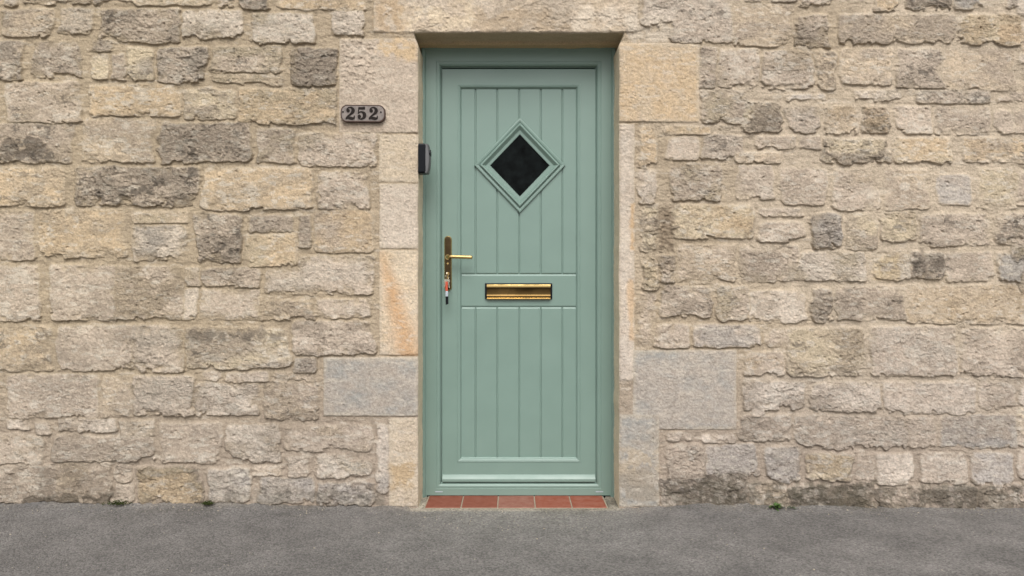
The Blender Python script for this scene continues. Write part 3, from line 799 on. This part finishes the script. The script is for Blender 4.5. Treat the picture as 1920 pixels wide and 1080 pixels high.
# handle: long back plate, lever, cylinder
def rounded(x0, y0, x1, y1, r, n=8):
    out = []
    for (cx_, cy_, a0) in ((x1 - r, y0 + r, -90), (x1 - r, y1 - r, 0), (x0 + r, y1 - r, 90), (x0 + r, y0 + r, 180)):
        for i in range(n + 1):
            t = R(a0 + 90 * i / n); out.append((cx_ + r * math.cos(t), cy_ + r * math.sin(t)))
    return out
HY = LY
def plate(ins, y):
    return [PF(px, py, y) for px, py in rounded(832.6 + ins, 442 + ins, 846.6 - ins, 545 - ins, 6.6 - ins)]
m = MB(); m.loops([plate(0, HY + 0.001), plate(0, HY - 0.0045), plate(0.7, HY - 0.0085), plate(1.5, HY - 0.0100)], cap1=False)
bp_ = m.build('handle_plate', M_gold, door, smooth='auto')
m = MB(); m.loops([plate(1.5, HY - 0.0100), plate(2.2, HY - 0.0104), plate(5, HY - 0.0108)], cap1=True)
m.build('handle_face', M_plate_refl, door, smooth='auto')
q = PF(839.5, 482, 0)
yf = HY - 0.010
m = MB()
m.tube([(q[0], yf + 0.003, q[2]), (q[0], yf - 0.007, q[2])], [0.0135, 0.0125], 20)
pts = []
for t in np.linspace(0, 1, 9):
    an = t * math.pi / 2
    pts.append((q[0] + 0.020 * (1 - math.cos(an)), yf - 0.022 - 0.024 * math.sin(an), q[2]))
pts = [(q[0], yf - 0.004, q[2]), (q[0], yf - 0.014, q[2])] + pts
xe = PF(886, 0, 0)[0] - 0.004
for t in np.linspace(0.12, 1, 10):
    pts.append((q[0] + 0.020 + (xe - q[0] - 0.020) * t, yf - 0.046 + 0.004 * t * t, q[2] - 0.003 * t))
rad = [0.0088] * len(pts)
m.tube(pts, rad, 16)
e = Vector(pts[-1])
m.tube([e, e + Vector((0.003, 0, 0)), e + Vector((0.0055, 0, 0)), e + Vector((0.0068, 0, 0))], [0.0088, 0.0079, 0.005, 0.0008], 16)
m.build('door_handle', M_gold, door, smooth='auto')
# screw cover and cylinder lock
q2 = PF(839.3, 494, 0)
m = MB(); m.tube([(q2[0], yf + 0.002, q2[2]), (q2[0], yf - 0.0035, q2[2])], [0.0055, 0.005], 18); m.build('screw_cover', M_gold, door, smooth='auto')
q3 = PF(839.3, 513.5, 0)
m = MB(); m.tube([(q3[0], yf + 0.002, q3[2]), (q3[0], yf - 0.006, q3[2])], [0.0088, 0.0085], 20)
m.box(q3[0] - 0.0042, yf - 0.0045, q3[2] - 0.024, q3[0] + 0.0042, yf + 0.001, q3[2] - 0.004)
m.build('lock_cylinder', M_gold, door, smooth='auto')

# ------------------------------------------------------------------ door step of red tiles
TZ = 0.002
step = MB()
step.box(-0.414, -0.002, -0.03, 0.451, 0.20, TZ - 0.0025)
step_o = step.build('doorstep', M_grout, house)
step_o['label'] = 'row of five red quarry tiles in pale grout'
def tile_mat(name, c, worn):
    m_ = bpy.data.materials.new(name); m_.use_nodes = True
    n_ = m_.node_tree.nodes; l_ = m_.node_tree.links; b_ = n_['Principled BSDF']
    tc = n_.new('ShaderNodeTexCoord'); t1 = n_.new('ShaderNodeTexNoise'); t1.inputs['Scale'].default_value = 26; t1.inputs['Detail'].default_value = 8; t1.inputs['Roughness'].default_value = 0.7
    l_.new(tc.outputs['Object'], t1.inputs['Vector'])
    cr = n_.new('ShaderNodeValToRGB')
    cr.color_ramp.elements[0].position = 0.36; cr.color_ramp.elements[0].color = (*(c * 0.85), 1)
    cr.color_ramp.elements[1].position = 0.72; cr.color_ramp.elements[1].color = (*(c * (1 - worn) + np.array([0.42, 0.27, 0.22]) * worn), 1)
    l_.new(t1.outputs[0], cr.inputs[0]); l_.new(cr.outputs[0], b_.inputs['Base Color'])
    b_.inputs['Roughness'].default_value = 0.48; b_.inputs['Specular IOR Level'].default_value = 0.35
    bb = n_.new('ShaderNodeBump'); bb.inputs['Strength'].default_value = 0.3; bb.inputs['Distance'].default_value = 0.002
    l_.new(t1.outputs[0], bb.inputs['Height']); l_.new(bb.outputs[0], b_.inputs['Normal'])
    return m_
tc_ = lin(168, 84, 58) * 0.60
TM = [tile_mat('red_tile', tc_, 0.18), tile_mat('worn_red_tile', lin(170, 100, 80) * 0.68, 0.45), tile_mat('bright_red_tile', lin(178, 86, 56) * 0.64, 0.3)]
xs_ = [-0.41, -0.2395, -0.0675, 0.1095, 0.2825, 0.4475]
for i in range(5):
    m = MB(); g = 0.0028
    m.box(xs_[i] + g, 0.0 + 0.001 * (i % 2), -0.02, xs_[i + 1] - g, 0.20, TZ)
    m.build('tile', TM[[0, 0, 1, 2, 2][i]], step_o, bevel=0.002)

# ------------------------------------------------------------------ ground
def ground():
    xa = axis(-2600, -60, 1980, 4520, 6, 60, [])
    gx = (xa - 960) / S
    gx = np.concatenate([[-120, -60, -25, -10], gx, [10, 25, 60, 120]])
    gy = np.concatenate([[-120, -60, -25, -12, -7], np.arange(-4.5, -1.2, 0.08), np.arange(-1.2, 0.03, 0.0125), [0.06, 0.1, 0.2, 0.35, 2, 8, 30, 120]])
    GX, GY = np.meshgrid(gx, gy)
    up = GX * S + 960
    base = 0.022 * sstep(740, 380, up) + 0.016 * sstep(1200, 1300, up) * sstep(1650, 1420, up) - 0.003
    side = np.exp(-np.clip(-GY, 0, 9) / 0.16)
    GZ = base * side + 0.003 * fbm(GX * 4, GY * 4, 601, 3) * (np.abs(GX) < 8)
    # raked fillet of mortar and dust at the foot of the wall
    inn = sstep(-0.50, -0.46, GX) * sstep(0.54, 0.50, GX)
    GZ += (1 - inn) * 0.011 * np.exp(-np.clip(-GY, 0, 9) / 0.030) * (1 + 1.4 * fbm(GX * 9, GY * 6, 611, 5, 0.6))
    GZ = np.where(inn > 0, np.minimum(GZ, GZ * (1 - inn) + (-0.0012 - 0.004 * np.clip(-GY * 20, 0, 1)) * inn + 0.0012 * fbm(GX * 30, GY * 30, 615, 3) * inn), GZ)
    GZ = np.where((GX > -0.42) & (GX < 0.456) & (GY > -0.006), -0.02, GZ)
    m_, n_ = GX.shape
    a = np.arange(m_ - 1)[:, None]; b = np.arange(n_ - 1)[None]
    q = np.stack([a * n_ + b, a * n_ + b + 1, (a + 1) * n_ + b + 1, (a + 1) * n_ + b], -1).reshape(-1, 4)
    co = np.stack([GX, GY, GZ], -1).reshape(-1, 3)
    # colour: dark asphalt, paler gritty concrete patch by the step and along the wall foot
    nz = fbm(GX * 3, GY * 3, 621, 4, 0.6)
    conc = sstep(0.75, 0.25, np.abs(GX - 0.03) + 0.5 * nz * 0.4) * np.exp(-np.clip(-GY, 0, 9) / 0.28)
    edge = np.exp(-np.clip(-GY, 0, 9) / 0.03) * (0.5 + 0.8 * fbm(GX * 9, GY * 9, 631, 3)).clip(0, 1)
    asp = lin(122, 119, 116)
    col = asp * (1 + 0.10 * nz)[..., None]
    skim = sstep(0.53, 0.47, np.abs(GX - 0.02)) * sstep(-0.045, -0.02, GY + 0.012 * nz)
    k = np.clip(0.75 * conc, 0, 1)[..., None]
    col = col * (1 - k) + lin(154, 150, 143) * k
    k = np.clip(0.7 * edge, 0, 1)[..., None]
    col = col * (1 - k) + lin(150, 138, 120) * k
    k = (0.8 * skim)[..., None]
    col = col * (1 - k) + lin(186, 176, 158) * k
    pat = sstep(0.05, 0.3, fbm(GX * 1.3, GY * 2.6, 641, 5, 0.6))[..., None] * 0.30
    col = col * (1 - pat) + lin(146, 142, 138) * pat
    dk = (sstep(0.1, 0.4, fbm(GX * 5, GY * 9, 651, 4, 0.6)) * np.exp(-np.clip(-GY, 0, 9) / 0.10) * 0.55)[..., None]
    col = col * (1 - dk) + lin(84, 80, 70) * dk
    col *= 0.80
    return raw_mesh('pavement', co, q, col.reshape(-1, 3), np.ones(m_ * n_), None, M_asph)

def asphalt_mat():
    m = bpy.data.materials.new('asphalt'); m.use_nodes = True
    n = m.node_tree.nodes; l = m.node_tree.links; b = n['Principled BSDF']
    b.inputs['Roughness'].default_value = 0.88; b.inputs['Specular IOR Level'].default_value = 0.3
    at = n.new('ShaderNodeAttribute'); at.attribute_name = 'tint'
    tc = n.new('ShaderNodeTexCoord')
    vo = n.new('ShaderNodeTexVoronoi'); vo.inputs['Scale'].default_value = 150
    l.new(tc.outputs['Object'], vo.inputs['Vector'])
    hv = n.new('ShaderNodeSeparateColor'); l.new(vo.outputs['Color'], hv.inputs[0])
    r = n.new('ShaderNodeMapRange'); r.inputs[3].default_value = 0.70; r.inputs[4].default_value = 1.34
    l.new(hv.outputs[0], r.inputs[0])
    no = n.new('ShaderNodeTexNoise'); no.inputs['Scale'].default_value = 120; no.inputs['Detail'].default_value = 6; no.inputs['Roughness'].default_value = 0.7
    l.new(tc.outputs['Object'], no.inputs['Vector'])
    r2 = n.new('ShaderNodeMapRange'); r2.inputs[1].default_value = 0.3; r2.inputs[2].default_value = 0.7; r2.inputs[3].default_value = 0.78; r2.inputs[4].default_value = 1.22
    l.new(no.outputs[0], r2.inputs[0])
    mu = n.new('ShaderNodeMath'); mu.operation = 'MULTIPLY'; l.new(r.outputs[0], mu.inputs[0]); l.new(r2.outputs[0], mu.inputs[1])
    mx = n.new('ShaderNodeMix'); mx.data_type = 'RGBA'; mx.blend_type = 'MULTIPLY'; mx.inputs[0].default_value = 1
    l.new(at.outputs['Color'], mx.inputs[6]); l.new(mu.outputs[0], mx.inputs[7]); l.new(mx.outputs[2], b.inputs['Base Color'])
    # hairline cracks and faint stains in the tarmac
    wn = n.new('ShaderNodeTexNoise'); wn.inputs['Scale'].default_value = 3.5; wn.inputs['Detail'].default_value = 6
    l.new(tc.outputs['Object'], wn.inputs['Vector'])
    vm = n.new('ShaderNodeVectorMath'); vm.operation = 'MULTIPLY_ADD'; vm.inputs[1].default_value = (0.45, 0.45, 0)
    l.new(wn.outputs['Color'], vm.inputs[0]); l.new(tc.outputs['Object'], vm.inputs[2])
    ve = n.new('ShaderNodeTexVoronoi'); ve.feature = 'DISTANCE_TO_EDGE'; ve.inputs['Scale'].default_value = 0.85
    l.new(vm.outputs[0], ve.inputs['Vector'])
    ck = n.new('ShaderNodeMapRange'); ck.inputs[1].default_value = 0.0015; ck.inputs[2].default_value = 0.005; ck.inputs[3].default_value = 0.93; ck.inputs[4].default_value = 1.0
    l.new(ve.outputs['Distance'], ck.inputs[0])
    sn = n.new('ShaderNodeTexNoise'); sn.inputs['Scale'].default_value = 5.5; sn.inputs['Detail'].default_value = 7; sn.inputs['Roughness'].default_value = 0.65
    l.new(tc.outputs['Object'], sn.inputs['Vector'])
    sr = n.new('ShaderNodeMapRange'); sr.inputs[1].default_value = 0.35; sr.inputs[2].default_value = 0.65; sr.inputs[3].default_value = 0.84; sr.inputs[4].default_value = 1.14
    l.new(sn.outputs[0], sr.inputs[0])
    m3 = n.new('ShaderNodeMath'); m3.operation = 'MULTIPLY'; l.new(ck.outputs[0], m3.inputs[0]); l.new(sr.outputs[0], m3.inputs[1])
    m4 = n.new('ShaderNodeMath'); m4.operation = 'MULTIPLY'; l.new(m3.outputs[0], m4.inputs[0]); l.new(mu.outputs[0], m4.inputs[1])
    l.new(m4.outputs[0], mx.inputs[7])
    ad = n.new('ShaderNodeMath'); ad.operation = 'SUBTRACT'; l.new(no.outputs[0], ad.inputs[0]); l.new(vo.outputs['Distance'], ad.inputs[1])
    bp = n.new('ShaderNodeBump'); bp.inputs['Strength'].default_value = 0.9; bp.inputs['Distance'].default_value = 0.004
    l.new(ad.outputs[0], bp.inputs['Height']); l.new(bp.outputs[0], b.inputs['Normal'])
    return m
M_asph = asphalt_mat()
g = ground(); g['kind'] = 'structure'

# ------------------------------------------------------------------ house number plate
def strip(pts, h0, h1, mb_):
    """stroke of varying width: pts (x, y, width) in glyph space, flat bar from depth h0 to h1"""
    P_ = []
    m_ = len(pts)
    for i in range(m_ - 1):
        p0 = pts[max(i - 1, 0)]; p1 = pts[i]; p2 = pts[i + 1]; p3 = pts[min(i + 2, m_ - 1)]
        for t in np.linspace(0, 1, 7)[:-1]:
            P_.append([0.5 * ((2 * p1[k]) + (-p0[k] + p2[k]) * t + (2 * p0[k] - 5 * p1[k] + 4 * p2[k] - p3[k]) * t * t + (-p0[k] + 3 * p1[k] - 3 * p2[k] + p3[k]) * t ** 3) for k in range(3)])
    P_.append(list(pts[-1]))
    loops = []
    for i, (x, y, wd_) in enumerate(P_):
        a = P_[max(i - 1, 0)]; b = P_[min(i + 1, len(P_) - 1)]
        tx, ty = b[0] - a[0], b[1] - a[1]; L_ = math.hypot(tx, ty) or 1
        nx, ny = -ty / L_, tx / L_
        A = (x + nx * wd_ / 2, y + ny * wd_ / 2); B = (x - nx * wd_ / 2, y - ny * wd_ / 2)
        loops.append([(A[0], h0, A[1]), (A[0], h1, A[1]), (B[0], h1, B[1]), (B[0], h0, B[1])])
    mb_.loops(loops, True, True, True)
def disc(x, y, r, h0, h1, mb_):
    c = [(x + r * math.cos(q), y + r * math.sin(q)) for q in np.linspace(0, 2 * math.pi, 19)[:-1]]
    mb_.loops([[(a, h0, b) for a, b in c], [(a, h1, b) for a, b in c]], True, True, True)
def glyph(ch, mb_):
    if ch == '2':
        strip([(0.13, 0.70, .10), (0.15, 0.84, .10), (0.30, 0.955, .09), (0.50, 0.93, .16), (0.63, 0.76, .27), (0.58, 0.57, .25), (0.42, 0.42, .15), (0.22, 0.27, .12), (0.09, 0.12, .12), (0.075, 0.03, .10)], 0, -1.00, mb_)
        disc(0.22, 0.70, 0.145, 0, -1.05, mb_)
        strip([(0.07, 0.05, .10), (0.20, 0.14, .16), (0.36, 0.12, .22), (0.54, 0.09, .22), (0.70, 0.10, .14)], 0, -1.10, mb_)
        strip([(0.70, 0.06, .12), (0.725, 0.18, .10), (0.73, 0.32, .06)], 0, -1.15, mb_)
    else:
        strip([(0.14, 0.90, .19), (0.40, 0.895, .19), (0.66, 0.915, .22)], 0, -1.00, mb_)
        strip([(0.145, 0.95, .09), (0.135, 0.7, .09), (0.125, 0.46, .09)], 0, -1.05, mb_)
        strip([(0.125, 0.50, .06), (0.24, 0.595, .09), (0.42, 0.60, .14), (0.60, 0.46, .27), (0.61, 0.25, .27), (0.46, 0.08, .15), (0.28, 0.045, .09), (0.14, 0.12, .09), (0.10, 0.24, .08)], 0, -1.10, mb_)
        disc(0.20, 0.25, 0.14, 0, -1.15, mb_)

sc_ = P(680.5, 213, -0.02)
sign = empty('number_sign', (sc_.x, -0.022, sc_.z), 'small weathered metal plate with rounded corners reading 252 left of the doorway', 'house number')
W2, H2 = 41.5 / S, 16.2 / S
def srd(ins, y):
    return [(sc_.x + (px) / S, y, sc_.z - py / S) for px, py in rounded(-41.5 + ins, -16.2 + ins, 41.5 - ins, 16.2 - ins, 12.5 - ins)]
m = MB(); m.loops([srd(0, -0.006), srd(0, -0.022), srd(0.8, -0.0245), srd(1.8, -0.0245), srd(2.4, -0.0235)], cap0=True)
m.build('plate_rim', M_rim, sign, smooth='auto')
m = MB(); m.loops([srd(2.0, -0.0225), srd(2.4, -0.0236), srd(5, -0.0238)], cap1=True)
m.build('plate', M_plate, sign, smooth='auto')
gh = 23.5 / S
for ch, px in (('2', 650.0), ('5', 671.5), ('2', 693.0)):
    m = MB(); glyph(ch, m)
    o_ = P(px, 0).x
    m.v = [(o_ + x * 1.12 * gh * 0.86, -0.0236 + y * 0.0022, sc_.z - 11.6 / S + zz * gh) for x, y, zz in m.v]
    m.build('digit', M_ink, sign)
for px in (645.5, 716):
    p = P(px, 212.5)
    m = MB(); m.tube([(p.x, -0.0230, p.z), (p.x, -0.0255, p.z), (p.x, -0.0262, p.z)], [0.0042, 0.004, 0.001], 14)
    m.build('screw', M_ink, sign, smooth='auto')
sign.rotation_euler = (0, R(0.4), 0)

# ------------------------------------------------------------------ doorbell on the left reveal
bx = (784 - 960) / S + 0.002
bell = empty('video_doorbell', (bx, 0.05, P(0, 297).z), 'black doorbell with a silver face on the left reveal of the doorway', 'doorbell')
zt, zb = P(0, 268.5).z, P(0, 324.5).z
y0b, y1b = -0.002, 0.062
def bell_loop(x, ins):
    pts = rounded(y0b + ins, zb + ins, y1b - ins, zt - ins, 0.009)
    return [(x, a, b) for a, b in pts]
m = MB(); m.loops([bell_loop(bx - 0.002, 0.0), bell_loop(bx + 0.025, 0.0), bell_loop(bx + 0.030, 0.0010), bell_loop(bx + 0.0330, 0.003)], cap0=True, cap1=True)
m.build('casing', M_black, bell, smooth='auto')
# curved face
m = MB(); loops = []
for t in np.linspace(0, 1, 13):
    zz = zb + 0.002 + (zt - zb - 0.004) * t
    bulge = 0.009 * math.sin(math.pi * t) ** 0.7
    loops.append([(bx + 0.0300, y0b + 0.002, zz), (bx + 0.0385 + bulge, y0b + 0.006, zz), (bx + 0.0445 + bulge, y0b + 0.016, zz), (bx + 0.0445 + bulge, y1b - 0.014, zz), (bx + 0.0415 + bulge, y1b - 0.006, zz), (bx + 0.0300, y1b - 0.004, zz)])
m.loops(loops, True, True, True)
m.build('face_plate', M_silver, bell, smooth='auto')
zc_ = P(0, 286).z
m = MB(); m.tube([(bx + 0.044, 0.022, zc_), (bx + 0.0560, 0.022, zc_)], [0.0160, 0.0150], 20); m.build('camera_lens', M_black, bell, smooth='auto')
zc_ = P(0, 315).z
m = MB(); m.tube([(bx + 0.043, 0.022, zc_), (bx + 0.0495, 0.022, zc_)], [0.006, 0.0055], 18); m.build('bell_button', M_black, bell, smooth='auto')

# ------------------------------------------------------------------ keys hanging in the lock
keys = empty('key_bunch', (q3[0], yf - 0.01, q3[2]), 'bunch of keys with a red, white and black tag hanging from the door lock', 'keys')
ky = yf - 0.006
m = MB(); m.box(q3[0] - 0.0011, ky - 0.020, q3[2] - 0.004, q3[0] + 0.0011, ky + 0.002, q3[2] + 0.004)
hd = [(ky - 0.020 - 0.010 + 0.0105 * math.cos(a_), q3[2] - 0.001 + 0.0105 * math.sin(a_)) for a_ in np.linspace(0, 2 * math.pi, 21)[:-1]]
m.loops([[(q3[0] - 0.0013, a_, b_) for a_, b_ in hd], [(q3[0] + 0.0013, a_, b_) for a_, b_ in hd]], True, True, True)
m.build('key', M_steel, keys)
rc = (q3[0] + 0.001, ky - 0.030, q3[2] - 0.016)
m = MB(); m.torus(rc, (0.5, 0.86, 0), (0, 0, 1), 0.0125, 0.0012); m.build('key_ring', M_steel, keys, smooth='auto')
for dx, ang in ((0.006, 12), (-0.007, -16)):
    m = MB()
    ca, sa = math.cos(R(ang)), math.sin(R(ang))
    base = Vector((q3[0] + dx * 0.4, ky - 0.030 + dx * 0.5, q3[2] - 0.026))
    out = rounded(-0.0088, -0.020, 0.0088, 0.0, 0.0085, 6)
    l0 = []; l1 = []
    for a_, b_ in out:
        l0.append(base + Vector((a_ * ca - b_ * sa, -0.001, a_ * sa + b_ * ca))); l1.append(base + Vector((a_ * ca - b_ * sa, 0.001, a_ * sa + b_ * ca)))
    m.loops([l0, l1], True, True, True)
    sh = [(-0.003, -0.020), (0.003, -0.020), (0.0035, -0.028), (0.0022, -0.031), (0.0035, -0.034), (0.002, -0.038), (0.003, -0.042), (0, -0.046), (-0.003, -0.043)]
    m.loops([[base + Vector((a_ * ca - b_ * sa, -0.0008, a_ * sa + b_ * ca)) for a_, b_ in sh], [base + Vector((a_ * ca - b_ * sa, 0.0008, a_ * sa + b_ * ca)) for a_, b_ in sh]], True, True, True)
    m.build('key', M_steel, keys)
tx = PF(838.6, 0, 0)[0]
def tagpiece(name, pa, pb, wd_, material, shift=0.0, skew=0.0):
    za, zb_ = PF(0, pa, 0)[2], PF(0, pb, 0)[2]
    m = MB(); hw = wd_ / 2
    vs_ = []
    for y_ in (ky - 0.036, ky - 0.0335):
        vs_ += [(tx - hw + shift, y_, za), (tx + hw + shift, y_, za), (tx + hw + shift + skew * 0.2, y_, zb_ + skew), (tx - hw + shift + skew * 0.2, y_, zb_)]
    m.add(vs_, [(0, 1, 2, 3), (7, 6, 5, 4), (0, 4, 5, 1), (1, 5, 6, 2), (2, 6, 7, 3), (3, 7, 4, 0)])
    return m.build(name, material, keys, bevel=0.0006)
tagpiece('red_tag', 528, 545.5, 0.0115, M_red)
tagpiece('white_tag', 545.7, 555.5, 0.0125, M_white, 0.0008)
tagpiece('black_tag', 555.7, 571.5, 0.0135, M_black, 0.0014, 0.005)

# ------------------------------------------------------------------ weeds at the foot of the wall
def weed(px, zb_, n_leaves, size, label, seed, group='weeds along the foot of the wall', y=-0.045, material=None):
    rg = random.Random(seed)
    bx_ = (px - 960) / S
    m = MB()
    for i in range(n_leaves):
        az = rg.uniform(0, 2 * math.pi); el = rg.uniform(R(10), R(70)); L_ = size * rg.uniform(0.5, 1.1); wd_ = L_ * rg.uniform(0.16, 0.28)
        d = Vector((math.cos(az) * math.cos(el), math.sin(az) * math.cos(el) * 0.8 - 0.15, math.sin(el)))
        s_ = Vector((-math.sin(az), math.cos(az), 0)); loops = []
        for t in np.linspace(0, 1, 6):
            c = Vector((bx_, y, zb_)) + d * L_ * t + Vector((0, 0, -0.45 * L_ * t * t))
            ww = wd_ * math.sin(math.pi * min(1, 0.12 + 0.88 * t)) ** 0.8 * (0.25 + t if t < 0.75 else 1.0) + 0.0004
            loops.append([c - s_ * ww / 2, c + Vector((0, 0, -0.12 * ww)), c + s_ * ww / 2])
        m.loops(loops, close=False)
    o = m.build('weed', material or M_leaf, None, smooth=True)
    return tag(o, label, 'weed', group)
weed(1447, 0.014, 44, 0.050, 'bright green leafy weed growing at the foot of the wall right of the door', 1)
weed(1476, 0.013, 16, 0.028, 'small sparse weed beside the larger green weed at the wall foot', 2)
def moss(px, zb_, w_, h_, label, seed):
    rg = random.Random(seed); m = MB()
    for i in range(320):
        a_ = rg.gauss(0, 0.4) * w_; b_ = abs(rg.gauss(0, 0.4)) * h_
        c = Vector(((px - 960) / S + a_, -0.022 - rg.random() * 0.025, zb_ + b_)); r_ = rg.uniform(0.002, 0.0045)
        d1 = Vector((rg.uniform(-1, 1), rg.uniform(-1, 0.2), rg.uniform(0, 1))).normalized() * r_ * 2
        d2 = Vector((rg.uniform(-1, 1), rg.uniform(-1, 1), rg.uniform(-1, 1))).normalized() * r_
        m.add([c - d2, c + d2, c + d1], [(0, 1, 2)])
    o = m.build('moss_clump', M_moss)
    return tag(o, label, 'moss', 'moss tufts along the foot of the wall')
moss(228, 0.026, 0.07, 0.022, 'dark green moss tuft at the wall foot towards the left', 5)
moss(396, 0.026, 0.030, 0.016, 'tiny moss tuft at the wall foot beside a grey white stone', 6)

# grit lying along the foot of the wall
m = MB(); rg = random.Random(12)
for i in range(1300):
    x = rg.uniform(-2.6, 2.6)
    if -0.44 < x < 0.47 and rg.random() < 0.75: y = -rg.uniform(0.03, 0.3)
    elif rg.random() < 0.4: y = -rg.uniform(0.02, 1.1)
    else: y = -0.012 - abs(rg.gauss(0, 0.05))
    r_ = rg.uniform(0.0012, 0.0032) if rg.random() < 0.93 else rg.uniform(0.003, 0.006)
    up = x * S + 960
    bz = float((0.022 * sstep(740, 380, up) + 0.016 * sstep(1200, 1300, up) * sstep(1650, 1420, up) - 0.003) * math.exp(y / 0.16)) + 0.0
    if -0.5 < x < 0.54: bz -= 0.003
    c = Vector((x, y, bz + 0.3 * r_ + 0.010 * math.exp(y / 0.022) * (0 if -0.5 < x < 0.54 else 1)))
    a = [Vector((rg.uniform(0.6, 1.2) * r_, 0, 0)), Vector((0, rg.uniform(0.6, 1.2) * r_, 0)), Vector((0, 0, rg.uniform(0.5, 0.9) * r_))]
    m.add([c + a[0], c + a[1], c - a[0], c - a[1], c + a[2], c - a[2]], [(0, 1, 4), (1, 2, 4), (2, 3, 4), (3, 0, 4), (1, 0, 5), (2, 1, 5), (3, 2, 5), (0, 3, 5)])
M_grit = mat('stone_grit', tuple(lin(176, 166, 150) * 0.85), 0.95, spec=0.1, grain=(60, 0.45))
gr_o = m.build('grit', M_grit)
tag(gr_o, 'loose pale grit scattered along the foot of the wall', 'grit', kind='stuff')
